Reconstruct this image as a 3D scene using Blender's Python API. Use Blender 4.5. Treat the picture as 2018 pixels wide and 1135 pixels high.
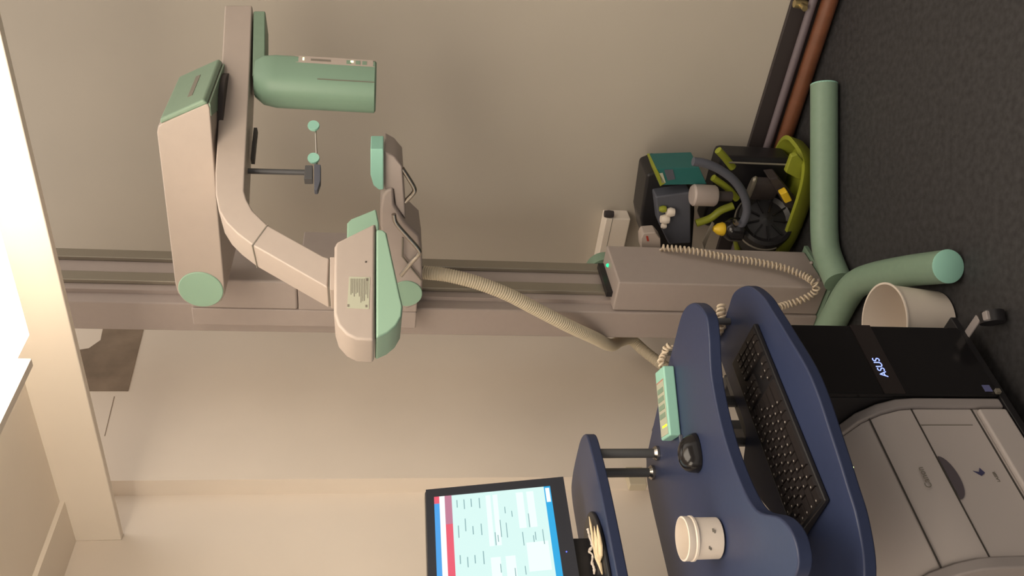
import bpy, bmesh, math, random
from mathutils import Vector, Matrix
random.seed(4)
for o in list(bpy.data.objects): bpy.data.objects.remove(o)
SC = bpy.context.scene
COL = SC.collection
V = Vector
# ---------------------------------------------------------------- camera
FPX = 1750.0; PITCH = math.radians(8.77); ROLL = math.radians(1.4); EYE = V((0, 0, 1.4))
F = V((0, math.cos(PITCH), -math.sin(PITCH)))
U = V((0, math.sin(PITCH), math.cos(PITCH)))
R = V((1, 0, 0))
CX = -U * math.cos(ROLL) + R * math.sin(ROLL)      # the phone was held on its side
CY = U * math.sin(ROLL) + R * math.cos(ROLL)
cam = bpy.data.objects.new('camera', bpy.data.cameras.new('camera'))
COL.objects.link(cam)
cam.data.sensor_width = 36.0
cam.data.lens = FPX / 2018 * 36
cam.data.clip_start = 0.02
cam.matrix_world = Matrix.Translation(EYE) @ Matrix((CX, CY, -F)).transposed().to_4x4()
SC.camera = cam
# ---------------------------------------------------------------- world, exposure
w = bpy.data.worlds.new('world'); SC.world = w; w.use_nodes = True
w.node_tree.nodes['Background'].inputs[0].default_value = (1.0, 0.90, 0.79, 1)
AMB, TOP = 0.68, 2.2                                # soft light of the open room and of the shaft above the machine
wt = w.node_tree; _g = wt.nodes.new('ShaderNodeTexCoord'); _s = wt.nodes.new('ShaderNodeSeparateXYZ'); _m = wt.nodes.new('ShaderNodeMapRange')
_m.inputs[1].default_value = .15; _m.inputs[2].default_value = .9; _m.inputs[3].default_value = AMB; _m.inputs[4].default_value = TOP
wt.links.new(_g.outputs['Generated'], _s.inputs[0]); wt.links.new(_s.outputs['Z'], _m.inputs[0])
wt.links.new(_m.outputs[0], wt.nodes['Background'].inputs[1])
SC.view_settings.view_transform = 'Standard'
SC.view_settings.look = 'None'
SC.view_settings.gamma = 1
SC.view_settings.exposure = 0.0
LAMP = 6.2

# ---------------------------------------------------------------- frames of the room, the cart and the turned x-ray arm
def axes(deg):
    a = math.radians(deg); return V((math.sin(a), math.cos(a), 0))
D1 = axes(-53); N1 = V((D1.y, -D1.x, 0))            # room: N1 points to the long wall, D1 to the end wall
L1 = axes(43.4); M1 = V((L1.y, -L1.x, 0))           # cart: L1 along its front, M1 out of its front
S1 = axes(63); T1 = V((S1.y, -S1.x, 0))             # rotating arm: S1 along, T1 towards the viewer
Z = V((0, 0, 1))
def RW(d, n, z): return D1 * d + N1 * n + Z * z
def CW(l, m, z): return L1 * l + M1 * m + Z * z
def ray(x, y): return (F * FPX + CX * (x - 1009) - CY * (y - 567.5)).normalized()
def on(x, y, P, N):
    d = ray(x, y); return EYE + d * ((P - EYE).dot(N) / d.dot(N))
def onz(x, y, z): return on(x, y, V((0, 0, z)), Z)
def onn(x, y, n): return on(x, y, N1 * n, N1)
def ond(x, y, d): return on(x, y, D1 * d, D1)
def onm(x, y, m): return on(x, y, M1 * m, M1)
AX = V((.43, 2.15, 0))
def ont(x, y, t=0): return on(x, y, AX + T1 * t, T1)

# ---------------------------------------------------------------- materials
def mat(name, col, rough=.55, metal=0, spec=.4, noise=0, nscale=8, bump=0, emit=None, es=1, coat=0, sheen=0):
    m = bpy.data.materials.new(name); m.use_nodes = True
    nt = m.node_tree; b = nt.nodes['Principled BSDF']
    b.inputs['Base Color'].default_value = (*col, 1)
    b.inputs['Roughness'].default_value = rough
    b.inputs['Metallic'].default_value = metal
    b.inputs['Specular IOR Level'].default_value = spec
    b.inputs['Coat Weight'].default_value = coat
    if noise or bump:
        tc = nt.nodes.new('ShaderNodeTexCoord')
        n = nt.nodes.new('ShaderNodeTexNoise'); n.inputs['Scale'].default_value = nscale
        n.inputs['Detail'].default_value = 6
        nt.links.new(tc.outputs['Object'], n.inputs['Vector'])
        if noise:
            r = nt.nodes.new('ShaderNodeMapRange')
            r.inputs[1].default_value = .3; r.inputs[2].default_value = .7
            r.inputs[3].default_value = 1 - noise; r.inputs[4].default_value = 1 + noise
            nt.links.new(n.outputs['Fac'], r.inputs[0])
            mx = nt.nodes.new('ShaderNodeVectorMath'); mx.operation = 'SCALE'
            mx.inputs[0].default_value = col
            nt.links.new(r.outputs[0], mx.inputs['Scale'])
            nt.links.new(mx.outputs[0], b.inputs['Base Color'])
        if bump:
            bp = nt.nodes.new('ShaderNodeBump'); bp.inputs['Strength'].default_value = bump
            bp.inputs['Distance'].default_value = .002
            nt.links.new(n.outputs['Fac'], bp.inputs['Height'])
            nt.links.new(bp.outputs[0], b.inputs['Normal'])
    if emit:
        b.inputs['Emission Color'].default_value = (*emit, 1)
        b.inputs['Emission Strength'].default_value = es
    return m
WALL = mat('warm white wall paint', (.84, .755, .665), .7, noise=.03, nscale=3, bump=.15)  # left and back walls, lightened for the stronger light that falls there
WALLR = mat('shaded wall paint', (.51, .465, .40), .7, noise=.03, nscale=3, bump=.15)  # same paint darkened: the right wall's dimmer light is put into its colour
CEIL = mat('ceiling paint', (.90, .82, .72), .75, noise=.02, nscale=3)
BARE = mat('bare plaster', (.27, .21, .16), .9, noise=.25, nscale=9)
FLOOR = mat('speckled vinyl floor', (.031, .030, .032), .6, noise=.35, nscale=60)
BEIGE = mat('cream lacquer', (.43, .365, .325), .42, noise=.015, nscale=40)
BEIGE2 = mat('cream grey lacquer', (.41, .35, .325), .45, noise=.015, nscale=40)
MINT = mat('mint green plastic', (.29, .46, .35), .42)
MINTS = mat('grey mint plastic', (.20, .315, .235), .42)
MINTD = mat('mint green lacquer', (.205, .30, .222), .42, noise=.03, nscale=50)
TEAL = mat('turquoise plastic', (.30, .58, .48), .5)
METAL = mat('aluminium rail', (.33, .30, .25), .45, metal=.6)
CHROME = mat('brushed steel', (.45, .42, .38), .25, metal=1)
DARKM = mat('grey painted steel', (.10, .10, .105), .45, metal=.3)
BLACK = mat('black plastic', (.016, .015, .017), .38)
BLACKG = mat('glossy black plastic', (.012, .011, .012), .15)
GREYP = mat('grey rubber', (.09, .095, .12), .6)
BLUE = mat('blue laminate', (.028, .039, .090), .4, noise=.04, nscale=90)
BLUEE = mat('blue edge band', (.10, .115, .20), .35)
PRN = mat('printer grey plastic', (.47, .425, .41), .5)
PRND = mat('printer dark grey plastic', (.30, .27, .265), .5)
WHITEP = mat('white plastic', (.74, .66, .58), .4)
HOSE = mat('cream corrugated plastic', (.62, .55, .42), .5)
CORD = mat('cream cord', (.62, .52, .40), .5)
LIME = mat('lime green plastic', (.27, .30, .03), .45)
YEL = mat('yellow plastic', (.75, .50, .03), .4)
WOODB = mat('brown lacquered pipe', (.17, .065, .033), .4, noise=.15, nscale=20)
PIPEW = mat('mauve grey painted pipe', (.16, .13, .145), .4)
SKIRT = mat('dark brown skirting', (.045, .036, .036), .6)
BRASS = mat('brass', (.5, .40, .2), .3, metal=.8)
LABEL = mat('pale label', (.45, .46, .36), .5)
INK = mat('dark ink', (.05, .045, .04), .6)
INKG = mat('grey ink', (.2, .18, .15), .6)
PAPER = mat('beige tissue', (.72, .58, .38), .85, noise=.12, nscale=40)
GLOW = mat('lamp diffuser', (.9, .9, .8), .5, emit=(1.0, .87, .71), es=LAMP)

# ---------------------------------------------------------------- mesh building
class MB:
    def __init__(s): s.v = []; s.f = []; s.smooth = []
    def add(s, vs, fs, smooth=False):
        k = len(s.v); s.v += [V(v) for v in vs]
        s.f += [tuple(i + k for i in f) for f in fs]; s.smooth += [smooth] * len(fs)
        return s
    def box(s, c, a, b, h, A, B, C=Z):
        """box centred at c, half sizes a,b,h along unit axes A,B,C"""
        vs = [c + A * (a * i) + B * (b * j) + C * (h * k) for k in (-1, 1) for j in (-1, 1) for i in (-1, 1)]
        return s.add(vs, [(0, 2, 3, 1), (4, 5, 7, 6), (0, 1, 5, 4), (2, 6, 7, 3), (0, 4, 6, 2), (1, 3, 7, 5)])
    def span(s, fn, a0, a1, b0, b1, z0, z1):
        vs = [fn(a, b, z) for z in (z0, z1) for b in (b0, b1) for a in (a0, a1)]
        return s.add(vs, [(0, 2, 3, 1), (4, 5, 7, 6), (0, 1, 5, 4), (2, 6, 7, 3), (0, 4, 6, 2), (1, 3, 7, 5)])
    def prism(s, pts, ext):
        n = len(pts); vs = list(pts) + [p + ext for p in pts]
        fs = [tuple(range(n))[::-1], tuple(range(n, 2 * n))]
        fs += [(i, (i + 1) % n, n + (i + 1) % n, n + i) for i in range(n)]
        return s.add(vs, fs)
    def rings(s, rs, smooth=True, cap=True):
        n = len(rs[0]); vs = [p for r in rs for p in r]; fs = []
        for k in range(len(rs) - 1):
            for i in range(n):
                j = (i + 1) % n
                fs.append((k * n + i, k * n + j, (k + 1) * n + j, (k + 1) * n + i))
        s.add(vs, fs, smooth)
        if cap:
            s.add(list(rs[0]), [tuple(range(n))[::-1]]); s.add(list(rs[-1]), [tuple(range(n))])
        return s
    def tube(s, pts, r, n=14, cap=True, rfun=None):
        rs = []; up = None
        for i, p in enumerate(pts):
            t = (pts[min(i + 1, len(pts) - 1)] - pts[max(i - 1, 0)]).normalized()
            if up is None:
                up = t.orthogonal().normalized()
            up = (up - t * up.dot(t)).normalized(); q = t.cross(up)
            rr = rfun(i / (len(pts) - 1)) if rfun else (r[i] if isinstance(r, (list, tuple)) else r)
            rs.append([p + (up * math.cos(a) + q * math.sin(a)) * rr for a in [2 * math.pi * k / n for k in range(n)]])
        return s.rings(rs, True, cap)
    def lathe(s, c, prof, A=V((1, 0, 0)), B=V((0, 1, 0)), C=Z, n=40, cap=True):
        rs = [[c + (A * math.cos(a) + B * math.sin(a)) * r + C * h for a in [2 * math.pi * k / n for k in range(n)]] for r, h in prof]
        return s.rings(rs, True, cap)
    def ball(s, c, r, n=12, sc=(1, 1, 1)):
        return s.lathe(c, [(max(1e-4, r * math.sin(math.pi * k / n)) , -r * sc[2] * math.cos(math.pi * k / n)) for k in range(n + 1)], n=18)
    def make(s, name, m, parent=None, bevel=0, seg=2, label=None):
        me = bpy.data.meshes.new(name)
        lo = V([min(v[i] for v in s.v) for i in range(3)]); hi = V([max(v[i] for v in s.v) for i in range(3)])
        org = V(((lo.x + hi.x) / 2, (lo.y + hi.y) / 2, lo.z))
        me.from_pydata([v - org for v in s.v], [], s.f)
        bm = bmesh.new(); bm.from_mesh(me); bmesh.ops.remove_doubles(bm, verts=bm.verts, dist=1e-5)
        bmesh.ops.recalc_face_normals(bm, faces=bm.faces); bm.to_mesh(me); bm.free()
        ns = len(me.polygons)
        anysm = any(s.smooth)
        if anysm or bevel:
            me.polygons.foreach_set('use_smooth', [True] * ns)
            me.set_sharp_from_angle(angle=math.radians(38))
        me.materials.append(m)
        o = bpy.data.objects.new(name, me); COL.objects.link(o)
        if bevel:
            b = o.modifiers.new('bevel', 'BEVEL'); b.width = bevel; b.segments = seg; b.limit_method = 'ANGLE'
            b.angle_limit = math.radians(40); b.harden_normals = True
        o.location = org
        attach(o, parent)
        if label: o['label'] = label
        return o
WORLD = {}
def attach(o, parent):
    WORLD[o.name] = o.location.copy()
    if parent:
        o.location = WORLD[o.name] - WORLD[parent.name]; o.parent = parent
def tag(o, label, cat, group=None):
    o['label'] = label; o['category'] = cat
    if group: o['group'] = group
    return o
def thing(name, loc, label, cat, group=None):
    o = bpy.data.objects.new(name, None); COL.objects.link(o); o.location = loc; o.empty_display_size = .05
    WORLD[o.name] = V(loc); return tag(o, label, cat, group)
def struct(o): o['kind'] = 'structure'; return o
def text(s, name, origin, ax, ay, size, m, parent, depth=.0004, shear=0, space=1):
    """writing that starts at origin, reads along ax with its top towards ay"""
    cu = bpy.data.curves.new(name, 'FONT'); cu.body = s; cu.size = size; cu.extrude = depth; cu.shear = shear
    cu.space_character = space; cu.align_x = 'CENTER'; cu.align_y = 'CENTER'
    t = bpy.data.objects.new(name, cu); COL.objects.link(t)
    bpy.context.view_layer.update()
    me = bpy.data.meshes.new_from_object(t.evaluated_get(bpy.context.evaluated_depsgraph_get()))
    COL.objects.unlink(t); bpy.data.objects.remove(t)
    az = ax.cross(ay)
    me.transform(Matrix((ax, ay, az)).transposed().to_4x4())
    me.materials.clear(); me.materials.append(m)
    o = bpy.data.objects.new(name, me); COL.objects.link(o); o.location = origin
    attach(o, parent); return o
KS = .961
def CS(l, m, z): return CW(l * KS, m * KS, 1.4 - (1.4 - z) * KS)      # monitor shelf and what stands on it
def smoothpath(pts, k=8):
    """Catmull-Rom through pts"""
    out = []
    P = [pts[0] * 2 - pts[1]] + list(pts) + [pts[-1] * 2 - pts[-2]]
    for i in range(1, len(P) - 2):
        for j in range(k):
            t = j / k; a, b, c, d = P[i - 1:i + 3]
            out.append(.5 * ((2 * b) + (c - a) * t + (2 * a - 5 * b + 4 * c - d) * t * t + (3 * b - a - 3 * c + d) * t ** 3))
    out.append(pts[-1]); return out
def resample(pts, step):
    L = [0]
    for a, b in zip(pts, pts[1:]): L.append(L[-1] + (b - a).length)
    n = max(2, int(L[-1] / step)); out = []; j = 0
    for i in range(n + 1):
        t = L[-1] * i / n
        while j < len(L) - 2 and L[j + 1] < t: j += 1
        q = (t - L[j]) / max(1e-9, L[j + 1] - L[j]); out.append(pts[j].lerp(pts[j + 1], q))
    return out
def coil(pts, R0, r, pitch):
    """coiled cord round a path"""
    P = resample(pts, pitch / 10); out = []; up = None
    for i, p in enumerate(P):
        t = (P[min(i + 1, len(P) - 1)] - P[max(i - 1, 0)]).normalized()
        if up is None: up = t.orthogonal().normalized()
        up = (up - t * up.dot(t)).normalized(); q = t.cross(up); a = 2 * math.pi * i / 10
        out.append(p + (up * math.cos(a) + q * math.sin(a)) * R0)
    return MB().tube(out, r, 6)
def smoothpoly(pts, k=5):
    """closed rounded outline"""
    n = len(pts); out = []
    for i in range(n):
        a, b, c, d = pts[i - 1], pts[i], pts[(i + 1) % n], pts[(i + 2) % n]
        for j in range(k):
            t = j / k
            out.append(.5 * ((2 * b) + (c - a) * t + (2 * a - 5 * b + 4 * c - d) * t * t + (3 * b - a - 3 * c + d) * t ** 3))
    return out

# ================================================================= THE ROOM
ZC = 2.2; DL = 2.12; DB = 2.055; NW = 2.65; NB = 1.62; ZB = 2.07; ZR = 2.75
struct(MB().span(RW, -3.2, DL + .1, -2.6, NW + .1, -.05, 0).make('floor', FLOOR))
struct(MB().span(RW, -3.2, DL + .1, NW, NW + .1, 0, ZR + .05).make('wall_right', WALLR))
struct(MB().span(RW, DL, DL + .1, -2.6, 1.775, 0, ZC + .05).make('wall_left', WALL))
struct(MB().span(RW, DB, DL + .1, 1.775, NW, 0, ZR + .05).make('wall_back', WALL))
struct(MB().span(RW, -3.2, DL, -2.6, NB, ZC, ZC + .05).make('ceiling', CEIL))
struct(MB().span(RW, -3.2, DL, NB, NB + .022, ZB, ZR + .05).make('trim_1', CEIL, bevel=.003))
struct(MB().span(RW, 1.955, DL, -2.6, NB, ZC - .012, ZC).make('trim_2', CEIL))
# unpainted plaster above the old ceiling line, beside the column
pp = [ond(283, 640, DB - .002), ond(283, 647, DB - .002), ond(252, 770, DB - .002), ond(150, 770, DB - .002), ond(150, 690, DB - .002), ond(175, 686, DB - .002), ond(198, 670, DB - .002), ond(204, 640, DB - .002)]
struct(MB().prism(pp, D1 * .002).make('trim_3', BARE))
ck = [ond(x, y, DB - .0006) for x, y in ((226, 781), (224.5, 781), (205.5, 859), (207, 859))]
struct(MB().prism(ck, D1 * .0006).make('trim_4', BARE))
# skirting board and the two pipes along the long wall
struct(MB().span(RW, -3.2, DB, NW - .015, NW, 0, .135).make('baseboard_right', SKIRT, bevel=.003))
pa = [RW(-3.1, NW - .045, .082), RW(DB - .03, NW - .045, .082)]
p = MB().tube(pa, .013, 14).make('heating_pipe', PIPEW)
tag(p, 'thin mauve grey painted pipe running along the skirting, above the brown pipe', 'pipe')
pa = [RW(-3.1, NW - .05, .032), RW(DB - .03, NW - .05, .032)]
p = MB().tube(pa, .026, 16).make('heating_pipe', WOODB)
tag(p, 'thick reddish brown pipe lying on the floor along the long wall', 'pipe')
c = onn(1577, 8, NW - .03)
t = thing('pipe_valve', c - Z * .02, 'small brass valve on the skirting above the wall pipes', 'valve')
MB().lathe(c, [(.012, -.02), (.014, 0), (.012, .02)], n=18).make('valve_body', BRASS, t)
MB().lathe(c, [(.009, -.0), (.009, .04)], A=D1, B=Z, C=N1 * -1, n=16).make('valve_knob', BRASS, t)
# hook on the end wall
c = on(737, 962, D1 * DL, D1)
t = MB().lathe(c, [(.007, 0), (.008, .006), (.005, .014)], A=N1, B=Z, C=D1 * -1, n=16).make('wall_hook', WHITEP)
tag(t, 'tiny white knob on the wall above the monitor', 'hook')
# cable trunking and socket behind the cart
a = on(1226, 968, D1 * DL, D1); b = on(1248, 940, D1 * DL, D1)
def wallbox(name, x0, y0, x1, y1, dep, m, label, cat, plane=DL, nrm=None):
    P0 = on(x0, y0, D1 * plane, D1); P1 = on(x1, y1, D1 * plane, D1)
    n0, n1 = sorted((P0.dot(N1), P1.dot(N1))); z0, z1 = sorted((P0.z, P1.z))
    o = MB().span(RW, plane - dep, plane, n0, n1, z0, z1).make(name, m, bevel=.003)
    return tag(o, label, cat)
wallbox('wall_socket', 1238, 968, 1262, 932, .03, HOSE, 'small cream socket box on the wall below the monitor shelf', 'socket', DB + .0)

# ceiling luminaire
LZ = 2.06
f0 = onz(64, 661, LZ); nf = f0.dot(N1); df = f0.dot(D1)
def ceiling_light(df, nf, label):
    lamp = thing('ceiling_light', RW(df - .6, nf - .5, LZ), label, 'light')
    MB().span(RW, df - 1.2, df + .012, nf - 1.1, nf + .012, LZ + .12, ZC).make('lamp_housing', CEIL, lamp, bevel=.004)
    MB().span(RW, df - 1.18, df - .012, nf - 1.08, nf - .012, LZ, LZ + .12).make('lamp_diffuser', GLOW, lamp)
    MB().span(RW, df + .034, df + .052, nf - 1.1, nf - .03, LZ, LZ + .03).make('side_trim', CEIL, lamp)
ceiling_light(df, nf, 'large white glowing ceiling light in front of the beam')
ceiling_light(df + .72, nf - 1.75, 'added unseen ceiling light further back in the room, brightening the cart side')  # out of view, added to brighten the cart and the left wall

# ================================================================= X-RAY MACHINE
xr = thing('panoramic_xray_machine', RW(1.63, 2.16, 0), 'cream and mint green panoramic dental x-ray machine on a tall column', 'x-ray machine')
MB().span(RW, 1.636, 1.738, 2.06, 2.272, .012, 2.6).make('column', BEIGE2, xr, bevel=.006)
MB().span(RW, 1.622, 1.6358, 2.10, 2.272, .64, 2.6).make('rail_backing', BEIGE2, xr)
for a0, a1 in ((2.125, 2.168), (2.235, 2.277)):
    MB().span(RW, 1.608, 1.6218, a0, a1, .66, 2.6).make('rail', METAL, xr, bevel=.003)
bb = MB().span(RW, 1.526, 1.634, 2.066, 2.262, .014, .682).make('base_cover', BEIGE2, xr, bevel=.006)
MB().ball(RW(1.56, 2.20, .683), .006).make('power_light', mat('green led', (0, .5, .2), emit=(.02, 1, .35), es=1.2), xr)
MB().span(RW, 1.588, 1.607, 2.10, 2.25, .682, .70).make('rail_foot', BLACK, xr)
MB().span(RW, 1.515, 1.75, 2.052, 2.28, 0, .012).make('base_plate', MINTD, xr)
for q in ((1599, 518), (1614, 552)):
    MB().ball(ond(q[0], q[1], 1.525), .006).make('screw', BEIGE2, xr)
# feet: two bent tubes
def foot(px, h=.042):
    pts = smoothpath([onz(x, y, h) for x, y in px], 8)
    o = MB().tube(pts, .041, 28).make('foot_tube', MINTD, xr)
    e = pts[-1]; dr = (pts[-1] - pts[-2]).normalized()
    sd = dr.cross(Z).normalized()
    MB().lathe(e, [(.041, -.001), (.0412, .002), (.038, .004)], A=sd, B=Z, C=dr, n=32).make('foot_cap', TEAL, o)
foot([(1612, 690), (1648, 620), (1668, 583), (1688, 560), (1722, 546), (1790, 534), (1868, 525)])
foot([(1652, 556), (1637, 520), (1628, 492), (1625, 465), (1624, 420), (1624, 300), (1624, 167)])
# carriage riding on the column
zc_ = ond(597, 470, 1.5).z
MB().span(RW, 1.50, 1.60, 1.995, 2.185, zc_, 1.90).make('carriage', BEIGE2, xr, bevel=.008)
MB().span(RW, 1.50, 1.60, 1.996, 2.245, 1.28, zc_ - .001).make('carriage', BEIGE2, xr, bevel=.004)
MB().span(RW, 1.60, 1.66, 1.995, 2.05, 1.28, 1.90).make('carriage_flange', BEIGE2, xr, bevel=.004)
# upper arm
NA = 1.84
ua = [(430, 203), (404, 204)]
up_out = [(309, 262), (311, 250), (319, 243), (404, 204), (411, 206), (414, 215), (428, 400), (442, 560), (443, 580), (436, 594), (421, 602), (400, 605), (380, 603), (362, 593), (350, 577), (345, 560)]
arm = MB().prism([onn(x, y, NA) for x, y in up_out], N1 * .22).make('upper_arm', BEIGE, xr, bevel=.008)
def disc(cx, cy, n, r, m, parent, th=.003, name='round_cap', sc=1):
    c = onn(cx, cy, n)
    return MB().lathe(c, [(r * .97, th), (r, th * .5), (r, -.002)], A=D1 * sc, B=Z, C=N1 * -1, n=48).make(name, m, parent)
c0 = onn(396, 570, NA)
rr = (onn(350, 570, NA) - onn(442, 570, NA)).length / 2
disc(396, 570, NA, rr * .96, MINT, arm)
# slanted mint end of the upper arm
e0 = [onn(x, y, NA) for x, y in ((311, 250), (319, 243), (404, 204), (411, 206))]
cap = []
a_, b_ = onn(312, 247, NA - .001), onn(411, 205, NA - .001)
nrm = (b_ - a_).normalized()
out = N1.cross(nrm).normalized()
if out.dot(D1) > 0: out = -out
top_, bot_ = a_, b_
cap = [top_ + nrm * .004, bot_ - nrm * .0, bot_ - nrm * .004 + out * .014, top_ + nrm * .012 + out * .012]
capo = MB().prism(cap, N1 * .222).make('arm_end_cap', MINTD, arm, bevel=.005)
MB().add([bot_ + N1 * a + D1 * b + Z * c for c in (-.0025, .0005) for a, b in ((.004, .0), (.216, .0), (.216, .10), (.004, .03))], [(3, 2, 1, 0), (4, 5, 6, 7), (0, 1, 5, 4), (1, 2, 6, 5), (2, 3, 7, 6), (3, 0, 4, 7)]).make('arm_under_cover', MINTD, arm)
mc = (top_ + bot_) / 2 + out * .0135 + N1 * .11 + nrm * .014
MB().box(mc, .006, .055, .0006, nrm, N1, out).make('faded_logo', INKG, capo)

# rotating arm (C-arm): front outline traced in its own vertical plane, real depth behind it
AD = .10
cout = [(443, 10), (437, 120), (431, 215), (427, 290), (424, 340), (425, 383), (431, 415), (446, 439), (467, 460), (497, 483),
        (646, 568), (649, 508), (636, 504), (527, 443), (498, 415), (486, 393), (481, 376), (483, 330), (487, 250), (493, 120), (497, 10)]
ca = MB().prism([ont(x, y) for x, y in cout], -T1 * AD).make('rotating_arm', BEIGE, xr, bevel=.004)
a_, b_ = ont(497, 484, .0006), ont(527, 443, .0006)
dd = (b_ - a_).normalized(); pp_ = dd.cross(T1)
MB().box((a_ + b_) / 2 - T1 * AD / 2, (b_ - a_).length / 2 + .0006, .0012, AD / 2 + .0006, dd, pp_, T1).make('seam', INKG, ca)
# turning joint, widened and darkened to draw the shadow between the arms
c = AX - T1 * .05
c = V((c.x, c.y, 0)) + S1 * .0
z0 = ont(432, 215).z
zt = onn(411, 210, NA).z
MB().lathe(V((c.x, c.y, z0 - .012)), [(.085, 0), (.085, .05)], n=32).make('pivot_shadow', SKIRT, xr)
# slot under the rotating arm
zu = ont(490, 290).z
q0 = AX + S1 * -.10 - T1 * .05 + Z * (zu - .004)
MB().box(q0, .045, .010, .004, S1, T1).make('cable_slot', INK, ca)
# joint and tube head
j0, j1 = ont(654, 505, -.004), ont(654, 572, -.004)
MB().prism([ont(x, y, -.004) for x, y in ((645, 509), (651, 509), (651, 568), (645, 568))], -T1 * .088).make('head_joint', INKG, xr)
MB().prism([ont(x, y, -.002) for x, y in ((650, 506), (663, 506), (663, 571), (650, 571))], -T1 * .094).make('head_collar', BEIGE, xr, bevel=.002)
th = thing('tube_head', V((-.03, 1.95, 1.33)), '', ''); del th['label']; del th['category']
th.location = th.location - WORLD[xr.name]; th.parent = xr
HW = [(740, 438), (664, 476), (659, 485), (658, 560), (658, 617), (665, 640), (682, 659), (702, 669), (738, 671)]
MB().prism([ont(x, y, .02) for x, y in HW], -T1 * .125).make('head_cover', BEIGE, th, bevel=.007)
HG = [(741, 451), (755, 452), (762, 458), (786, 569), (794, 603), (792, 623), (781, 642), (764, 656), (741, 666)]
MB().prism([ont(x, y, .018) for x, y in HG], -T1 * .122).make('head_shell', MINT, th, bevel=.005)
HF = [(741, 411), (692, 431), (684, 439), (683, 500), (735, 505), (748, 470), (747, 440)]
MB().prism([ont(x, y, -.03) for x, y in HF], -T1 * .06).make('collimator', MINT, th, bevel=.004)
MB().prism([ont(x, y, .0) for x, y in ((739.5, 440), (741.5, 452), (741.5, 668), (739.5, 669))], -T1 * .10).make('joint_line', INKG, th)
lb = MB().prism([ont(x, y, .0208) for x, y in ((688, 545), (729, 546), (727, 609), (684, 607))], T1 * -.001).make('rating_plate', LABEL, th)
P = MB()
for k in range(11):
    x = 691 + k * 3.3
    y0 = 549 if k < 9 else 547
    y1 = random.uniform(575, 598)
    P.prism([ont(a, b, .0212) for a, b in ((x, y0), (x + 1.4, y0), (x + 1.1, y1), (x - .3, y1))], T1 * -.0005)
for x, y in ((724, 551), (686.5, 602), (722, 603)):
    P.prism([ont(a, b, .0212) for a, b in ((x - 2, y - 2.5), (x + 2, y - 2.5), (x + 2, y + 2.5), (x - 2, y + 2.5))], T1 * -.0005)
P.make('fine_print', INKG, lb)
MB().ball(ont(721, 516, .02), .0022).make('screw', INK, th)

# sensor head at the far end
sh = thing('sensor_head', V((.5, 2.2, 1.4)), '', ''); del sh['label']; del sh['category']
sh.location = sh.location - WORLD[xr.name]; sh.parent = xr
MB().prism([ont(x, y, -.004) for x, y in ((499, 21), (523, 21), (523, 116), (497, 150))], -T1 * .085).make('sensor_bracket', MINTD, sh, bevel=.004)
s0 = (ont(620, 217, -.065) - AX).dot(S1); s1 = (ont(620, 117) - AX).dot(S1)
zt_, zb_ = ont(498, 160).z, ont(741, 175).z
def srect(z, a0, a1, t0, t1, n=4):
    """rounded cross section, strongly rounded at the side facing the tube"""
    pts = []
    r = min(abs(a1 - a0), abs(t1 - t0)) / 2
    ra = .038; rb = .012
    for (cx, cy, ang, rad) in ((a0 + ra, t0 - ra, 90, ra), (a0 + ra, t1 + ra, 180, ra), (a1 - rb, t1 + rb, 270, rb), (a1 - rb, t0 - rb, 0, rb)):
        for k in range(n + 1):
            a = math.radians(ang + 90 * k / n)
            pts.append(AX + S1 * (cx + rad * math.cos(a)) + T1 * (cy + rad * math.sin(a)) + Z * z)
    return pts
rings = []
for k, (z, g) in enumerate(((zb_, .004), (zb_ + .004, 0), (zt_ - .05, 0), (zt_ - .02, .004), (zt_, .016))):
    rings.append(srect(z, s0 + g, s1 - g * .3, 0.015 - g, -.09 + g))
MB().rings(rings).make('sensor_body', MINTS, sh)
cp = MB()
zz = lambda x: ont(x, 130).z
ps = s1 - .003
strip = smoothpoly([AX + T1 * .0155 + S1 * s + Z * z for s, z in ((ps - .004, zz(589)), (ps - .002, zz(594)), (ps - .002, zz(728)), (ps - .004, zz(735)), (ps - .020, zz(735)), (ps - .022, zz(728)), (ps - .022, zz(594)), (ps - .020, zz(589)))], 2)
cpo = cp.prism(strip, T1 * -.003).make('control_panel', BEIGE, sh)
def pbox(x0, x1, sa, sb, m, name, parent=None, tt=.0162):
    return MB().prism([AX + T1 * tt + S1 * s + Z * z for s, z in ((ps - sa, zz(x0)), (ps - sb, zz(x0)), (ps - sb, zz(x1)), (ps - sa, zz(x1)))], T1 * -.002).make(name, m, parent or cpo)
pbox(613, 652, .009, .015, INKG, 'display')
for x in (683, 701, 714): pbox(x, x + 9, .007, .018, MINTD, 'button')
LIT = mat('lit indicator', (.6, .8, .4), emit=(.85, 1.0, .45), es=2.5)
pbox(691, 697, .008, .013, LIT, 'indicator', tt=.0166)
pbox(597, 600, .007, .015, LIT, 'indicator', tt=.0166)
MB().prism([AX + T1 * .0153 + S1 * s + Z * z for s, z in ((s0 + .03, zz(628)), (s0 + .032, zz(628)), (s0 + .032, zz(738)), (s0 + .03, zz(738)))], T1 * -.001).make('seam', INKG, sh)

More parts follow.
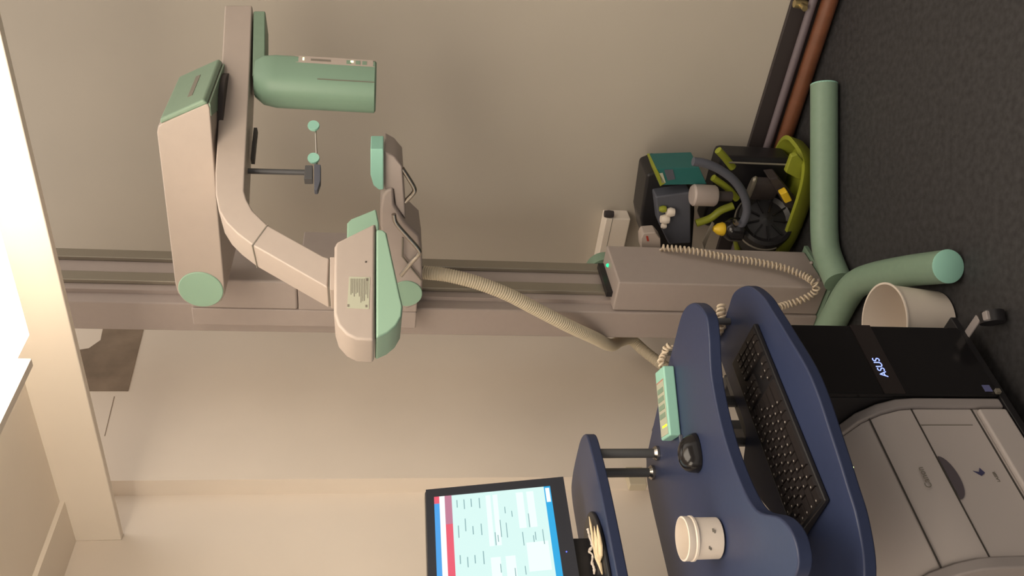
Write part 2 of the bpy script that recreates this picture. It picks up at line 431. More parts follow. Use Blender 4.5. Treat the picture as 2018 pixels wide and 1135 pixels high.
# head support hanging from the middle of the rotating arm
hs = thing('head_support', V((.3, 2.1, 1.5)), '', ''); del hs['label']; del hs['category']
hs.location = hs.location - WORLD[xr.name]; hs.parent = xr
TT = -.05
MB().tube([ont(484, 337, TT), ont(606, 340, TT)], .0065, 14).make('support_rod', DARKM, hs)
MB().prism([ont(x, y, TT + .012) for x, y in ((601, 325), (616, 325), (616, 352), (599, 352))], -T1 * .024).make('clamp_block', DARKM, hs, bevel=.002)
MB().prism([ont(x, y, TT + .012) for x, y in ((619, 322), (632, 324), (632, 356), (626, 374), (619, 374))], -T1 * .02).make('clamp_jaw', GREYP, hs, bevel=.002)
MB().tube([ont(622, 258, TT), ont(625, 330, TT)], .0022, 8).make('temple_rod', CHROME, hs)
for x, y in ((618, 248), (618, 312)):
    MB().lathe(ont(x, y, TT + .004), [(.0132, -.004), (.0142, 0), (.0132, .004)], A=S1, B=Z, C=T1, n=28).make('temple_pad', TEAL, hs)

# lower arm: chin rest and hand grips
NL = 1.93
lo = [(749, 446), (749, 412), (753, 385), (762, 374), (775, 372), (777, 404), (797, 436), (827, 464), (832, 500), (833, 560), (830, 585), (820, 602), (802, 610), (784, 604), (772, 588), (768, 560), (762, 500)]
la = MB().prism([onn(x, y, NL) for x, y in lo], N1 * .13).make('lower_arm', BEIGE2, xr, bevel=.008)
disc(801, 578, NL, .043, MINT, la)
ct = [(757, 374), (757, 297), (777, 308), (793, 327), (800, 434), (779, 405), (775, 374)]
cta = MB().prism([onn(x, y, NL + .01) for x, y in ct], N1 * .10).make('chin_table', BEIGE2, xr, bevel=.005)
ch = [(730, 294), (756, 294), (756, 374), (747, 375), (736, 366), (730, 345)]
MB().prism([onn(x, y, NL - .005) for x, y in ch], N1 * .07).make('chin_rest', TEAL, xr, bevel=.003)
def grip(px, n, dn=0):
    pts = smoothpath([onn(x, y, n + dn * i) for i, (x, y) in enumerate(px)], 5)
    MB().tube(pts, .006, 12).make('hand_grip', CHROME, xr)
grip([(776, 422), (781, 440), (805, 468), (824, 490), (826, 500), (812, 516), (790, 543)], NL - .03)
grip([(793, 332), (806, 352), (816, 370), (815, 380), (798, 398)], NL + .02)
MB().tube([onn(x, y, NL - .008) for x, y in ((794, 468), (793, 505), (830, 552))], .0025, 8).make('grip_outline', INKG, la)
# green bracket low on the column
MB().lathe(onn(1190, 532, 2.30), [(.058, -.02), (.060, 0), (.058, .02)], A=D1, B=Z, C=N1, n=36).make('counterweight_cap', MINTD, xr)
# corrugated hose
hp = smoothpath([onn(836, 537, 2.04), onn(880, 542, 2.02), onn(940, 557, 2.01), onn(1000, 580, 2.0), onn(1060, 611, 2.0), onn(1120, 642, 2.0), onn(1170, 665, 2.03), onn(1203, 680, 2.10), onn(1222, 672, 2.24), ond(1243, 669, 1.97), ond(1270, 692, 1.98), ond(1310, 722, 1.99), ond(1345, 742, 2.0)], 10)
hp = resample(hp, .0035)
MB().tube(hp, [.0183 if i % 2 else .0203 for i in range(len(hp))], 18).make('cable_hose', HOSE, xr)

# hand switch in its holder at the back of the base
t = thing('exposure_switch', onn(1300, 470, 2.28) - Z * .02, 'cream hand switch with a red mark, hung behind the column base', 'switch')
MB().prism([onn(x, y, 2.29) for x, y in ((1263, 470), (1268, 460), (1292, 458), (1302, 470), (1303, 492), (1264, 492))], N1 * .045).make('switch_body', BEIGE, t, bevel=.004)
MB().prism([onn(x, y, 2.2895) for x, y in ((1273, 465), (1277, 465), (1279, 475), (1275, 475))], N1 * -.001).make('red_mark', mat('red print', (.4, .05, .03)), t)
# coiled cord
cpn = [onn(1302, 488, 2.24), ond(1350, 492, 1.50), ond(1400, 501, 1.50), ond(1450, 510, 1.50), ond(1500, 518, 1.50), ond(1545, 528, 1.498), ond(1580, 541, 1.495), ond(1600, 553, 1.488), onn(1609, 566, 2.03), onn(1600, 580, 2.03), onn(1575, 593, 2.03), onn(1545, 602, 2.03), onn(1500, 618, 1.98), onn(1465, 640, 1.9)]
t = coil(smoothpath(cpn, 8), .0095, .0030, .013).make('coiled_cord', CORD)
tag(t, 'long cream coiled cord looping down the front of the column base', 'cord')

# ================================================================= WALL BOX
P0 = onn(1197, 440, NW); P1 = onn(1242, 440, NW)
t = thing('junction_box', RW(1.7, NW - .05, P1.z), 'cream cable box with a dark knob low on the long wall', 'junction box')
dA = onn(1215, 428, 2.6).dot(D1); dB = dA + .26
MB().span(RW, dA, dB, 2.59, NW, onn(1242, 430, 2.6).z, onn(1193, 430, 2.6).z).make('box_body', WALL, t, bevel=.004)
MB().span(RW, dA, dB, 2.5892, 2.591, onn(1206, 430, 2.6).z - .001, onn(1206, 430, 2.6).z + .001).make('lid_seam', INKG, t)
MB().lathe(RW(dA - .012, 2.60, onn(1200, 422, 2.6).z), [(.012, -.016), (.014, 0), (.012, .016)], A=D1, B=N1, C=Z, n=18).make('knob', SKIRT, t)

# ================================================================= COMPRESSOR
NC = 2.40
zf = 0
cmp_ = thing('dental_compressor', onn(1590, 400, NC), 'lime green and black compressor unit with grey hose beside the column base', 'compressor')
WORLD[cmp_.name].z = 0; cmp_.location.z = 0
def cpoly(px, n, dep, name, m, bevel=.004, parent=None):
    return MB().prism([onn(x, y, n) for x, y in px], N1 * dep).make(name, m, parent or cmp_, bevel=bevel)
zbm = lambda x: onn(x, 400, NC).z
dr = onn(1590, 300, NC).dot(D1); dl = onn(1590, 500, NC).dot(D1)
dc = (dr + dl) / 2; hw = (dl - dr) / 2
# bowl-like lime base
base = []
for z, g in ((.004, .03), (.03, .0), (.075, -.012), (.078, .0), (.03, .02)):
    base.append([RW(dc + (hw - g) * math.copysign(abs(math.cos(a)) ** .6, math.cos(a)), NC + .035 + (.12 - g) * math.copysign(abs(math.sin(a)) ** .6, math.sin(a)), z) for a in [2 * math.pi * k / 40 for k in range(40)]])
MB().rings(base).make('base_tray', LIME, cmp_)
cpoly([(1595, 330), (1572, 304), (1560, 308), (1548, 340), (1570, 352), (1592, 360)], NC - .05, .02, 'side_fin', LIME)
# black fan drum facing the viewer
fc = onn(1510, 432, NC - .05)
ft = V((.25, -.95, .15)).normalized(); fa = ft.cross(Z).normalized(); fb = fa.cross(ft)
dm = MB().lathe(fc, [(.082, -.13), (.092, -.12), (.095, -.02), (.091, 0), (.080, .006), (.066, -.004), (.024, -.002), (.001, .004)], A=fa, B=fb, C=ft, n=40).make('motor_drum', BLACK, cmp_)
rim = [fc + (fa * math.cos(a) + fb * math.sin(a)) * .0955 - ft * .028 for a in [math.radians(k) for k in range(-20, 200, 8)]]
MB().tube(rim, .004, 8).make('drum_rim', METAL, dm)
for k in range(9):
    a = k * 2 * math.pi / 9
    u_ = fa * math.cos(a) + fb * math.sin(a); v_ = ft.cross(u_)
    MB().box(fc + u_ * .050 + ft * .001, .026, .0025, .004, u_, v_, ft).make('drum_rib', BLACKG, dm)
# second coil-wound cylinder behind
c2 = onn(1497, 372, NC + .0)
MB().lathe(c2, [(.036, -.06), (.04, -.05), (.04, .02), (.03, .03), (.012, .032)], A=D1, B=ft, C=Z, n=30).make('copper_winding', SKIRT, cmp_)
MB().lathe(c2 + Z * .03, [(.041, -.006), (.043, 0), (.038, .008)], A=D1, B=ft, C=Z, n=30).make('winding_ring', METAL, cmp_)
cpoly([(1538, 384), (1552, 377), (1562, 396), (1548, 402)], NC - .07, .03, 'warning_label', YEL)
cpoly([(1515, 352), (1534, 350), (1575, 400), (1590, 405), (1584, 430), (1560, 428)], NC - .03, .06, 'mounting_foot', SKIRT)
# upper housing
cpoly([(1262, 432), (1275, 345), (1300, 335), (1368, 345), (1370, 420), (1365, 492), (1290, 492), (1268, 470)], NC + .02, .12, 'control_housing', BLACK, .01)
cpoly([(1292, 388), (1362, 378), (1362, 480), (1318, 482), (1298, 440)], NC - .03, .06, 'pressure_switch', GREYP, .006)
tb = cpoly([(1291, 333), (1378, 330), (1393, 363), (1300, 365)], NC - .045, .10, 'teal_box', mat('teal print', (.02, .13, .125), .5), .002)
cpoly([(1289, 334), (1294, 333), (1311, 361), (1301, 367)], NC - .0465, .10, 'lime_edge', LIME, 0, tb)
cpoly([(1298, 342), (1306, 341), (1312, 360), (1304, 361)], NC - .0465, .003, 'label_patch', LABEL, 0, tb)
cpoly([(1309, 335), (1326, 334), (1331, 353), (1316, 356)], NC - .0465, .003, 'label_patch', GREYP, 0, tb)
# beige filter cup
cc = onn(1388, 385, NC - .06)
MB().lathe(cc, [(.030, -.038), (.034, -.032), (.035, .036), (.030, .042)], A=D1, B=N1, C=Z, n=30).make('filter_cup', BEIGE2, cmp_)
MB().tube([cc - Z * .04, cc - Z * .09], .016, 16).make('filter_stem', SKIRT, cmp_)
# black bottle with yellow cap
bc = onn(1440, 452, NC - .085)
MB().lathe(bc, [(.036, -.035), (.04, -.03), (.038, .005), (.026, .02), (.02, .024)], A=D1, B=N1, C=Z, n=28).make('oil_bottle', BLACKG, cmp_)
MB().lathe(bc + Z * .024, [(.021, 0), (.023, .006), (.018, .022), (.007, .036)], A=D1, B=N1, C=Z, n=20).make('yellow_cap', YEL, cmp_)
# lime frame bars
for px, r in (([(1415, 296), (1428, 310), (1444, 330)], .012), ([(1405, 350), (1435, 372), (1452, 392)], .011), ([(1372, 440), (1400, 430), (1420, 415), (1445, 405)], .013), ([(1438, 455), (1450, 472), (1455, 500)], .011)):
    MB().tube(smoothpath([onn(x, y, NC - .02) for x, y in px], 5), r, 12).make('frame_bar', LIME, cmp_)
MB().tube([onn(1436, 320, NC - .03), onn(1566, 325, NC - .03)], .003, 8).make('frame_rod', METAL, cmp_)
MB().tube(smoothpath([onn(x, y, NC - .1) for x, y in ((1366, 318), (1390, 322), (1418, 334), (1447, 356), (1466, 385), (1472, 415), (1463, 440), (1450, 448))], 8), .0135, 18).make('grey_hose', GREYP, cmp_)
MB().lathe(onn(1450, 438, NC - .115), [(.007, -.01), (.009, 0), (.007, .01)], A=D1, B=Z, C=N1, n=16).make('hose_clip', CHROME, cmp_)
for x, y, s in ((1310, 432, .017), (1321, 418, .016), (1308, 445, .010)):
    MB().lathe(onn(x, y, NC - .045), [(s * .8, -s * .8), (s, 0), (s * .7, s * .8)], A=D1, B=N1, C=Z, n=14).make('white_fitting', WHITEP, cmp_)
MB().lathe(onn(1306, 412, NC - .04), [(.010, -.01), (.012, 0), (.008, .01)], A=D1, B=N1, C=Z, n=14).make('green_button', LIME, cmp_)
cpoly([(1388, 492), (1392, 480), (1408, 440), (1404, 438), (1384, 478)], NC - .09, .006, 'chrome_lever', METAL, .001)
MB().span(RW, dc - hw * .7, dc + hw * .7, NC + .05, NC + .15, .05, .30).make('tank_block', BLACK, cmp_, bevel=.02)

# ================================================================= CART
LC = .995
cart = thing('computer_cart', CW(LC, -1.5, 0), 'blue laminate computer cart with three curved shelves on grey steel posts', 'cart')
def mirror(pts, lc=LC): return [(2 * lc - l, m) for l, m in reversed(pts)]
def slab(outline, z1, th, name, parent=cart):
    pts = smoothpoly([CW(l, m, z1 - th) for l, m in outline], 5)
    o = MB().prism(pts, Z * th).make(name, BLUE, parent, bevel=.004)
    n = len(pts); 
    rs = []
    e = [p + Z * (th * .5) for p in pts]
    cen = sum(e, V((0, 0, 0))) / n
    return o
half = [(1.0, -1.152), (1.12, -1.168), (1.20, -1.182), (1.26, -1.195), (1.326, -1.23), (1.368, -1.29), (1.365, -1.345), (1.360, -1.42), (1.345, -1.448), (1.22, -1.450), (1.11, -1.450)]
slab(half + [(1.04, -1.52)] + mirror(half[1:]), .61, .024, 'keyboard_tray')
half = [(.99, -1.297), (1.10, -1.272), (1.17, -1.222), (1.215, -1.208), (1.277, -1.235), (1.313, -1.30), (1.302, -1.39), (1.285, -1.50), (1.25, -1.66), (1.225, -1.73), (1.10, -1.765)]
tr = [(.99, -1.297), (1.10, -1.270), (1.17, -1.224), (1.215, -1.208), (1.277, -1.237), (1.313, -1.30), (1.302, -1.39), (1.28, -1.53), (1.24, -1.70), (1.225, -1.73), (1.166, -1.76), (.99, -1.765)]
lf = [(.80, -1.765), (.74, -1.73), (.70, -1.60), (.66, -1.40), (.645, -1.28), (.65, -1.20), (.69, -1.178), (.74, -1.20), (.80, -1.27), (.88, -1.295)]
slab(tr + lf, .74, .026, 'desk_top')
tr = [(.99, -1.672), (1.134, -1.675), (1.225, -1.685), (1.285, -1.70), (1.312, -1.745), (1.313, -1.80), (1.298, -1.89), (1.262, -1.93), (1.143, -1.935), (.995, -1.935)]
slab([(l * KS, m * KS) for l, m in tr + mirror(tr[1:-1])], 1.4 - (1.4 - .885) * KS, .025, 'monitor_shelf')
# posts
def post(l, m, z0, z1, r=.011):
    return MB().tube([CW(l, m, z0), CW(l, m, z1)], r, 16).make('post', DARKM, cart)
def lmz(x, y, z):
    P = onz(x, y, z); return P.dot(L1), P.dot(M1)
p1 = lmz(1297, 893, .74); p2 = lmz(1288, 931, .74)
for (l, m) in (p1, p2, (2 * LC - p1[0], p1[1]), (2 * LC - p2[0], p2[1])):
    post(l, m, .7405, .8803)
    MB().lathe(CW(l, m, .7405), [(.017, 0), (.017, .006), (.012, .012)], n=20).make('post_collar', CHROME, cart)
lps = [(onm(x, y, -1.492).dot(L1), r_) for x, y, r_ in ((1405, 697, .006), (1428, 791, .013), (1448, 871, .010))]
for l, r_ in lps + [(2 * LC - q_[0], q_[1]) for q_ in lps[:1]]:
    post(l, -1.492, .5855, .7135, r_)
l = onm(1410, 633, -1.35).dot(L1)
for l_ in (l, 2 * LC - l): post(l_, -1.35, .6105, .7135, .008)
MB().span(CW, 2 * LC - 1.30, 1.30, -1.508, -1.476, .572, .585).make('tray_rail', DARKM, cart, bevel=.002)
MB().span(CW, 2 * LC - 1.33, 1.33, -1.74, -1.71, .03, .07).make('rear_beam', DARKM, cart, bevel=.003)
for s in (-1, 1):
    MB().span(CW, LC + s * .30 - .014, LC + s * .30 + .014, -1.712, -1.67, .03, .713).make('rear_upright', DARKM, cart, bevel=.003)
    MB().span(CW, LC + s * .30 - .014, LC + s * .30 + .014, -1.6695, -1.50, .562, .5855).make('tray_bracket', DARKM, cart, bevel=.002)
MB().span(CW, 2 * LC - 1.35, 1.35, -1.745, -1.335, .05, .068).make('base_shelf', BLACK, cart, bevel=.003)
# castors
def castor(l, m, spin=0):
    c = thing('castor', CW(l, m, 0), '', ''); del c['label']; del c['category']
    c.location = c.location - WORLD[cart.name]; c.parent = cart
    ax = (L1 * math.cos(spin) + M1 * math.sin(spin)); fw = Z.cross(ax)
    MB().lathe(CW(l, m, .0275), [(.015, -.016), (.027, -.013), (.027, .013), (.015, .016)], A=fw, B=Z, C=ax, n=26).make('wheel', BLACK, c)
    MB().box(CW(l, m, .046) - fw * .006, .011, .013, .008, ax, fw).make('fork', PRND, c, bevel=.003)
for q in ((LC + .292, -1.272), (LC - .292, -1.272), (LC + .335, -1.72), (LC - .335, -1.72)):
    castor(q[0], q[1], .5)
for s in (-1, 1):
    MB().span(CW, LC + s * .300 - .010, LC + s * .300 + .010, -1.36, -1.282, .0492, .0498 + .004).make('castor_arm', PRND, cart, bevel=.002)

# ---------------------------------------------------------------- keyboard
kb = thing('keyboard', CW(1.02, -1.31, .61), 'flat black full-size keyboard on the blue keyboard tray', 'keyboard')
k0, k1 = .800, 1.228; mf, mb = -1.245, -1.372
kz = .6105
vs = [CW(l, m, z) for l, m, z in ((k0, mf, kz), (k1, mf, kz), (k1, mb, kz), (k0, mb, kz), (k0, mf, kz + .010), (k1, mf, kz + .010), (k1, mb, kz + .020), (k0, mb, kz + .020))]
MB().add(vs, [(3, 2, 1, 0), (4, 5, 6, 7), (0, 1, 5, 4), (1, 2, 6, 5), (2, 3, 7, 6), (3, 0, 4, 7)]).make('keyboard_case', BLACK, kb, bevel=.003)
KEYM = mat('key black', (.022, .018, .018), .35)
LEG = mat('key print', (.34, .31, .28), .5)
u = (k1 - k0 - .012) / 22.6
def key(c0, c1, r, rh=1):
    la_, lb_ = k0 + .006 + c0 * u + .0008, k0 + .006 + c1 * u - .0008
    ma, mbb = mb + .010 + r * .0187 + .0007, mb + .010 + (r + rh) * .0187 - .0009
    def zk(m): return kz + .010 + .010 * (mf - m) / (mf - mb)
    vs = [CW(l, m, zk(m) + dz) for dz, g in ((-.0005, 0), (.0042, .0012)) for l, m in ((la_ + g, mbb - g), (lb_ - g, mbb - g), (lb_ - g, ma + g), (la_ + g, ma + g))]
    o = MB().add(vs, [(3, 2, 1, 0), (4, 5, 6, 7), (0, 1, 5, 4), (1, 2, 6, 5), (2, 3, 7, 6), (3, 0, 4, 7)]).make('key', KEYM, kb)
    mm = ma + .0045; ll = la_ + .0035
    MB().box(CW(ll + .0015, mm, zk(mm) + .0043), .0017, .0016, .0002, L1, M1).make('key_mark', LEG, o)
rows = [
    [(0, 1), (2, 3), (3, 4), (4, 5), (5, 6), (6.5, 7.5), (7.5, 8.5), (8.5, 9.5), (9.5, 10.5), (11, 12), (12, 13), (13, 14), (14, 15), (15.4, 16.4), (16.4, 17.4), (17.4, 18.4)],
    [(i, i + 1) for i in range(13)] + [(13, 15), (15.4, 16.4), (16.4, 17.4), (17.4, 18.4), (18.8, 19.7), (19.7, 20.6), (20.6, 21.5), (21.5, 22.4)],
    [(0, 1.5)] + [(1.5 + i, 2.5 + i) for i in range(12)] + [(13.5, 15), (15.4, 16.4), (16.4, 17.4), (17.4, 18.4), (18.8, 19.7), (19.7, 20.6), (20.6, 21.5)],
    [(0, 1.8)] + [(1.8 + i, 2.8 + i) for i in range(11)] + [(12.8, 15), (18.8, 19.7), (19.7, 20.6), (20.6, 21.5)],
    [(0, 2.3)] + [(2.3 + i, 3.3 + i) for i in range(10)] + [(12.3, 15), (16.4, 17.4), (18.8, 19.7), (19.7, 20.6), (20.6, 21.5)],
    [(0, 1.5), (1.5, 2.7), (2.7, 4), (4, 9.4), (9.4, 10.7), (10.7, 12), (12, 15), (15.4, 16.4), (16.4, 17.4), (17.4, 18.4), (18.8, 20.6), (20.6, 21.5)]]
for r, row in enumerate(rows):
    for a0, a1 in row: key(a0, a1, r)
key(21.5, 22.4, 2, 2); key(21.5, 22.4, 4, 2)

# ---------------------------------------------------------------- mouse
mz = .7405
A_ = onz(1358, 853, mz + .01); B_ = onz(1368, 932, mz + .01)
dirn = (A_ - B_); dirn.z = 0; ml = dirn.length; dirn.normalize(); sid = Z.cross(dirn)
mc = (A_ + B_) / 2; mc.z = mz
ms = thing('computer_mouse', mc, 'black computer mouse between the mint remote and the white pot', 'mouse')
rings = []
for k in range(25):
    t_ = -1 + 2 * k / 24
    wd = .030 * max(0, 1 - abs(t_) ** 2.6) ** .5 * (1 - .12 * t_) + .0008
    ht = .037 * max(0, 1 - abs(t_ + .12) ** 2.2 / 1.285) ** .55 * max(0, 1 - abs(t_) ** 8) ** .5 + .0008
    rings.append([mc + dirn * (t_ * ml * .5) + sid * (wd * math.cos(a)) + Z * (.001 + ht * max(0, math.sin(a))) for a in [math.pi * j / 16 for j in range(17)]])
MB().rings(rings).make('mouse_shell', BLACKG, ms)
MB().box(mc + dirn * .030 + Z * .029, .008, .003, .004, dirn, sid).make('scroll_wheel', GREYP, ms, bevel=.002)
MB().box(mc + sid * .027 + Z * .014 - dirn * .0, .010, .002, .003, dirn, sid).make('side_button', BLACK, ms)

# ---------------------------------------------------------------- mint remote
A_ = onz(1340, 718, mz); B_ = onz(1342, 866, mz)
c_ = [onz(x, y, mz) for x, y in ((1329, 720), (1343, 858), (1330, 868))]
ln = (c_[0] - c_[1]); ln.z = 0; rl = ln.length; ln.normalize(); wd = Z.cross(ln)
if wd.dot(M1) > 0: wd = -wd
rw = .062
ro = c_[1].copy(); ro.z = mz + .0
rt = thing('remote_control_panel', ro, 'mint green hand control panel lying on the desk beside the mouse', 'control panel')
def rp(a, b, z): return ro + ln * a + wd * b + Z * z
RH = .026
MB().add([rp(a, b, z) for z in (0, RH) for a, b in ((0, 0), (rl, 0), (rl, rw), (0, rw))], [(3, 2, 1, 0), (4, 5, 6, 7), (0, 1, 5, 4), (1, 2, 6, 5), (2, 3, 7, 6), (3, 0, 4, 7)]).make('panel_case', TEAL, rt, bevel=.004)
def rq(a0, a1, b0, b1, name, m, z=RH):
    MB().add([rp(a, b, zz_) for zz_ in (z, z + .001) for a, b in ((a0 * rl, b0 * rw), (a1 * rl, b0 * rw), (a1 * rl, b1 * rw), (a0 * rl, b1 * rw))], [(3, 2, 1, 0), (4, 5, 6, 7), (0, 1, 5, 4), (1, 2, 6, 5), (2, 3, 7, 6), (3, 0, 4, 7)]).make(name, m, rt)
rq(.04, .80, .12, .88, 'face_sheet', LABEL)
for a0 in (.28, .40, .52, .64): rq(a0, a0 + .07, .2, .8, 'button', MINTD, RH + .001)
rq(.15, .175, .15, .62, 'lit_bar', mat('lime led', (.5, .8, 0), emit=(.65, 1, .03), es=1.6), RH + .001)
rq(.80, .82, .12, .88, 'red_stripe', mat('pink print', (.45, .2, .15)), RH)

# small coils near the remote and the tray edge
r0 = rp(rl, rw * .6, RH * .5)
cc_ = smoothpath([r0, r0 + ln * .02 + Z * .004, onz(1310, 697, .745), onz(1313, 686, .745), onz(1322, 680, .738)], 6)
t = coil(cc_, .0060, .003, .010).make('coiled_cord', CORD)
tag(t, 'short cream coil of cord at the tip of the mint remote', 'cord')
cc_ = smoothpath([CW(1.350, -1.365, .622), CW(1.373, -1.375, .640), CW(1.364, -1.41, .655), CW(1.335, -1.44, .655), CW(1.30, -1.452, .640), CW(1.24, -1.455, .625)], 6)
cc_ = smoothpath([onm(1422, 603, -1.352), onm(1420, 622, -1.36), onm(1422, 642, -1.375), onm(1412, 656, -1.40), onm(1403, 668, -1.43)], 6)
t = coil(cc_, .0085, .0032, .010).make('coiled_cord', CORD)
tag(t, 'cream coil of cord hanging over the far right end of the keyboard tray', 'cord')
cc_ = smoothpath([onm(1398, 746, -1.60), onm(1412, 747, -1.60), onm(1430, 748, -1.60), onm(1450, 750, -1.60)], 6)
t = coil(cc_, .010, .0032, .0085).make('coiled_cord', CORD)
tag(t, 'upright cream coil of cord seen in the gap behind the desk top', 'cord')

# ---------------------------------------------------------------- white pot
pc = onz(1416, 1060, mz); pc.z = mz; pr_ = .0385
pt = thing('plastic_pot', pc, 'small open white plastic pot with an inked mark, on the blue desk', 'pot')
MB().lathe(pc, [(.001, .001), (pr_ - .004, .001), (pr_, .004), (pr_ + .0005, .052), (pr_ + .004, .053), (pr_ + .004, .057), (pr_ + .002, .059), (pr_ + .003, .062), (pr_ + .003, .072), (pr_, .073), (pr_ - .001, .066), (pr_ - .003, .006), (.001, .004)], n=48).make('pot_body', WHITEP, pt)
dv = (V((0, 0, mz)) - pc); dv.z = 0; dv.normalize(); sv = Z.cross(dv)
for a, z, s in ((.35, .024, .004), (.30, .021, .003), (-.5, .030, .003), (-.42, .033, .004)):
    MB().box(pc + (dv * math.cos(a) + sv * math.sin(a)) * (pr_ + .0004) + Z * z, .0006, s, .0015, dv, sv).make('ink_mark', INKG, pt)

# ---------------------------------------------------------------- monitor
MM = -1.80
def CM(l, m, z): return CS(l, m - (z - .936) * .15, z)
mo = thing('monitor', CS(.96, MM, .885), 'black flat monitor showing a pale blue form with a red bar', 'monitor')
ml0, ml1, mz0, mz1 = .700, 1.234, .931, 1.268
MB().span(CM, ml0, ml1, MM - .035, MM, mz0, mz1).make('monitor_case', BLACKG, mo, bevel=.006)
BEZ = mat('bezel', (.03, .033, .045), .3)
bz = MB()
sl0, sl1, sz0, sz1 = ml0 + .024, ml1 - .024, mz0 + .037, mz1 - .021
bz.span(CM, ml0 + .002, ml1 - .002, MM + .0002, MM + .003, sz1, mz1 - .002)
bz.span(CM, ml0 + .002, ml1 - .002, MM + .0002, MM + .003, mz0 + .002, sz0)
bz.span(CM, ml0 + .002, sl0, MM + .0002, MM + .003, sz0, sz1)
bz.span(CM, sl1, ml1 - .002, MM + .0002, MM + .003, sz0, sz1)
bz.make('bezel', BEZ, mo)
def emi(name, c, s): return mat(name, (0, 0, 0), .4, emit=c, es=s)
scr = MB().span(CM, sl0, sl1, MM + .0002, MM + .001, sz0, sz1).make('screen', emi('screen pale', (.70, .94, .90), 1.02), mo)
E1 = emi('screen blue', (.08, .38, .85), 1); E2 = emi('screen white', (.95, 1, .98), 1.05); E3 = emi('screen red', (.85, .12, .18), 1)
E4 = emi('screen pink', (.55, .22, .32), 1); E5 = emi('screen taskbar', (.03, .42, .80), 1); E6 = emi('screen grey text', (.30, .50, .52), .9); E7 = emi('screen form', (.86, 1.0, .95), 1.05)
W_, H_ = sl1 - sl0, sz1 - sz0
def sq(a0, a1, b0, b1, name, m, k=1):
    """a: 0 at the right edge of the screen, b: 0 at its top"""
    o = MB().span(CM, sl1 - a1 * W_, sl1 - a0 * W_, MM + .001, MM + .0010 + .0003 * k, sz1 - b1 * H_, sz1 - b0 * H_).make(name, m, scr)
sq(.0, 1, 0, .045, 'title_bar', E1); sq(0, .04, 0, .045, 'close_button', E3, 2); sq(0, 1, .045, .09, 'menu_bar', E2)
sq(0, 1, .09, .15, 'red_bar', E3); sq(0, .16, .09, .15, 'red_bar_text', E4, 2)
sq(0, 1, .945, 1, 'task_bar', E5); sq(0.01, .09, .955, .99, 'clock', E2, 2)
fm = MB(); random.seed(11)
for b in (.19, .25, .31, .38):
    a = .03
    while a < .95:
        w_ = random.uniform(.02, .07); fm.span(CM, sl1 - (a + w_) * W_, sl1 - a * W_, MM + .001, MM + .0014, sz1 - (b + .008) * H_, sz1 - b * H_); a += w_ + random.uniform(.05, .14)
for k in range(26):
    b = random.uniform(.46, .90); a = random.uniform(.03, .9); w_ = random.uniform(.03, .1)
    fm.span(CM, sl1 - (a + w_) * W_, sl1 - a * W_, MM + .001, MM + .0014, sz1 - (b + .007) * H_, sz1 - b * H_)
fm.make('form_text', E6, scr)
for a0, b0, a1, b1 in ((.02, .44, .30, .48), (.02, .50, .30, .54), (.02, .70, .22, .76), (.02, .79, .22, .85), (.36, .44, .8, .52), (.36, .56, .8, .64), (.30, .74, .45, .92)):
    sq(a0, a1, b0, b1, 'form_field', E7)
MB().lathe(CM(1.03, .0035 + MM, .953), [(.0018, 0), (.0018, .0006)], A=L1, B=Z, C=M1, n=12).make('power_light', emi('blue led', (.15, .2, 1), 1.5), mo)
MB().span(CS, .860, 1.070, MM - .030, MM - .008, .890, .940).make('stand_neck', BLACK, mo, bevel=.003)
ft_ = [CS(.96 + .157 * math.copysign(abs(math.cos(a)) ** .85, math.cos(a)), -1.795 + .092 * math.copysign(abs(math.sin(a)) ** .85, math.sin(a)), .8855) for a in [2 * math.pi * k / 40 for k in range(40)]]
MB().prism(ft_, Z * .008).make('stand_foot', BLACK, mo, bevel=.003)

# crumpled tissue on the foot of the monitor
tz = 1.4 - (1.4 - .8945) * KS
ts = MB()
random.seed(3)
for px, rs_ in (([(1164, 1018), (1167, 1034), (1170, 1052), (1173, 1070), (1177, 1086), (1181, 1100), (1186, 1114), (1190, 1131)], (.0008, .0030, .0034, .0042, .0056, .006, .0042, .0018)),
                ([(1180, 1034), (1182, 1046), (1185, 1060), (1187, 1076), (1188, 1092), (1185, 1106)], (.0008, .0032, .0046, .0056, .0052, .0022)),
                ([(1174, 1036), (1176, 1050), (1179, 1066), (1181, 1084), (1182, 1098)], (.0006, .0030, .0048, .0056, .0030))):
    P_ = [onz(x, y, tz) for x, y in px]
    cr = []
    for i, p in enumerate(P_):
        d_ = (P_[min(i + 1, len(P_) - 1)] - P_[max(i - 1, 0)]).normalized(); q_ = Z.cross(d_); r_ = rs_[i]
        cr.append([p + q_ * (r_ * 1.35 * math.cos(a) * random.uniform(.85, 1.1)) + Z * (.0035 + max(-.003, r_ * .9 * math.sin(a) * random.uniform(.7, 1.3))) for a in [2 * math.pi * k / 9 for k in range(9)]])
    ts.rings(cr, False)
o = ts.make('crumpled_tissue', PAPER)
tag(o, 'crumpled beige paper scrap with torn points on the monitor foot', 'tissue')
pth = smoothpath([onz(x, y, tz + .004) for x, y in ((1159, 1043), (1162, 1056), (1166, 1068), (1167, 1078), (1161, 1086), (1168, 1094), (1167, 1108), (1171, 1120), (1171, 1131))], 4)
o = MB().tube(pth, [random.uniform(.0015, .0042) for _ in pth], 9).make('twisted_tissue', WHITEP)
tag(o, 'thin twisted whitish paper strand beside the crumpled beige scrap', 'tissue')

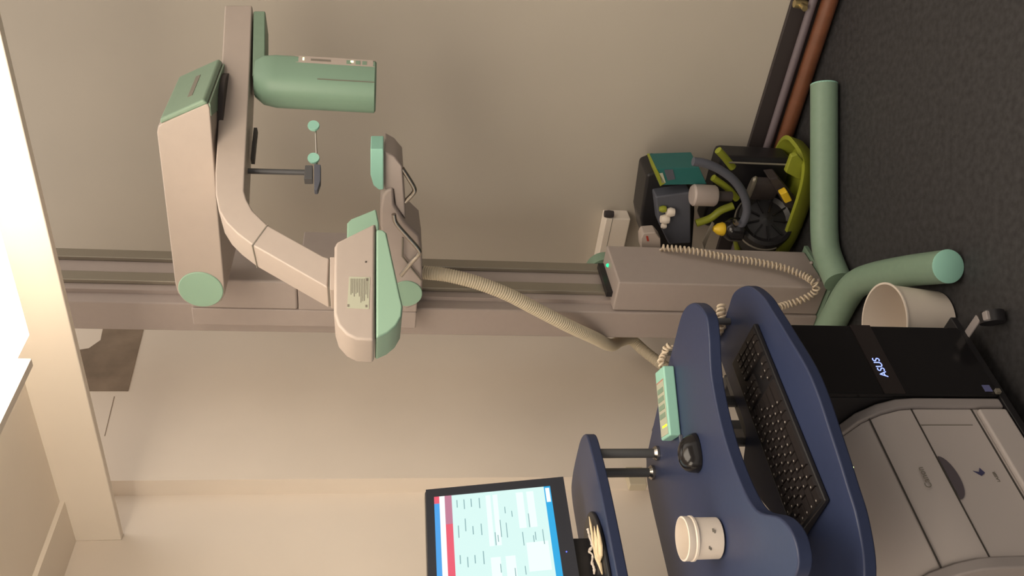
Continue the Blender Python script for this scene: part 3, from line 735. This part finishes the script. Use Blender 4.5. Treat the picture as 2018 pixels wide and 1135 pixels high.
# ---------------------------------------------------------------- PC tower
bz_ = .0685
pc = thing('computer_tower', CW(1.21, -1.5, bz_), 'tall glossy black computer tower with lit logo under the keyboard tray', 'computer')
MB().span(CW, 1.112, 1.312, -1.645, -1.345, bz_, bz_ + .43).make('tower_case', BLACK, pc, bevel=.004)
MB().span(CW, 1.112, 1.312, -1.3449, -1.331, bz_, bz_ + .43).make('front_panel', BLACKG, pc, bevel=.004)
MB().span(CW, 1.113, 1.311, -1.331, -1.3285, .290, .338).make('logo_band', mat('dark band', (.03, .024, .024), .3), pc)
text('ASUS', 'lit_logo', CW(1.184, -1.3282, .318), L1, Z, .024, mat('lit blue white', (0, 0, 0), emit=(.33, .42, 1.0), es=1.7), pc)
MB().span(CW, 1.120, 1.138, -1.331, -1.3302, .082, .100).make('sticker', mat('blue sticker', (.12, .13, .28), .4), pc)
MB().span(CW, 1.112, 1.122, -1.330, -1.322, .070, .080).make('front_foot', METAL, pc)

# ---------------------------------------------------------------- printer
pz = .0685; PM = -1.345
pr = thing('laser_printer', CW(.91, -1.5, pz), 'grey laser printer with curved front on the lower cart shelf', 'printer')
prof = [(-1.70, 0), (-.0, 0), (.0, .22), (-.006, .255), (-.024, .292), (-.055, .322), (-.10, .342), (-.16, .35), (-.36, .35)]
def pprof(off=0, grow=0):
    return [(0 + grow, 0), (grow, .20), (-.004 + grow, .24 + grow * .3), (-.02 + grow * .9, .275 + grow * .7), (-.05 + grow * .7, .308 + grow), (-.095 + grow * .4, .332 + grow), (-.16, .345 + grow), (-.345, .345 + grow), (-.345, 0)]
def plate(l0, l1, name, m, grow=0, bev=.003):
    pts = [CW(l0, PM + a, pz + z) for a, z in pprof(0, grow)]
    return MB().prism(pts, L1 * (l1 - l0)).make(name, m, pr, bevel=bev)
plate(.741, 1.084, 'printer_body', PRN)
plate(1.0845, 1.110, 'side_panel', PRND, .006, .005)
plate(.715, .7405, 'side_panel', PRND, .006, .005)
for z in (.215,):
    MB().span(CW, .742, 1.083, PM - .001, PM + .0008, pz + z - .0012, pz + z + .0012).make('panel_gap', INK, pr)
MB().prism([CW(.742, PM + a, pz + z) for a, z in ((-.034, .2925), (-.036, .2945), (-.0345, .2965), (-.0325, .2945))], L1 * .341).make('panel_gap', INK, pr)
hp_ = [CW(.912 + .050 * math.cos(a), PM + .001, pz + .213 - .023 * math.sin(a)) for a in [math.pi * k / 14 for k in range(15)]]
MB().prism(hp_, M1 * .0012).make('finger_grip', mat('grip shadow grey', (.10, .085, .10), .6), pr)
text('Canon', 'maker_name', CW(.918, PM - .006, pz + .258), L1, (Z - M1 * .25).normalized(), .018, INKG, pr)
MB().prism([CW(l + .01, PM + .0008, z + .014) for l, z in ((.905, .195), (.917, .208), (.914, .196), (.924, .190), (.912, .184))], M1 * .0008).make('triangle_mark', mat('navy ink', (.05, .05, .12)), pr)
text('LASER', 'series_name', CW(.913, PM + .001, .178), L1, Z, .009, INKG, pr)
pan = MB().span(CW, .744, 1.075, PM, PM + .014, pz + .006, pz + .072).make('paper_tray', PRN, pr, bevel=.005)
MB().span(CW, .742, 1.083, PM - .001, PM + .0008, pz + .075, pz + .079).make('tray_gap', INK, pr)
MB().span(CW, 1.040, 1.042, PM, PM + .0008, pz + .095, pz + .212).make('side_gap', INKG, pr)
MB().ball(onm(1680, 921, PM - .02), .0025).make('status_light', LIT, pr)

# ================================================================= BIN
P0 = onz(1888, 648, 0)
bc = V((-.064, 2.045, 0))
bn = thing('waste_bin', bc, 'small open cream plastic waste bin between the green foot and computer tower', 'bin')
tz = .146
MB().lathe(bc, [(.001, .001), (.074, .001), (.082, .006), (.096, tz - .006), (.101, tz - .003), (.101, tz), (.096, tz), (.079, .010), (.001, .006)], n=56).make('bin_body', WHITEP, bn)
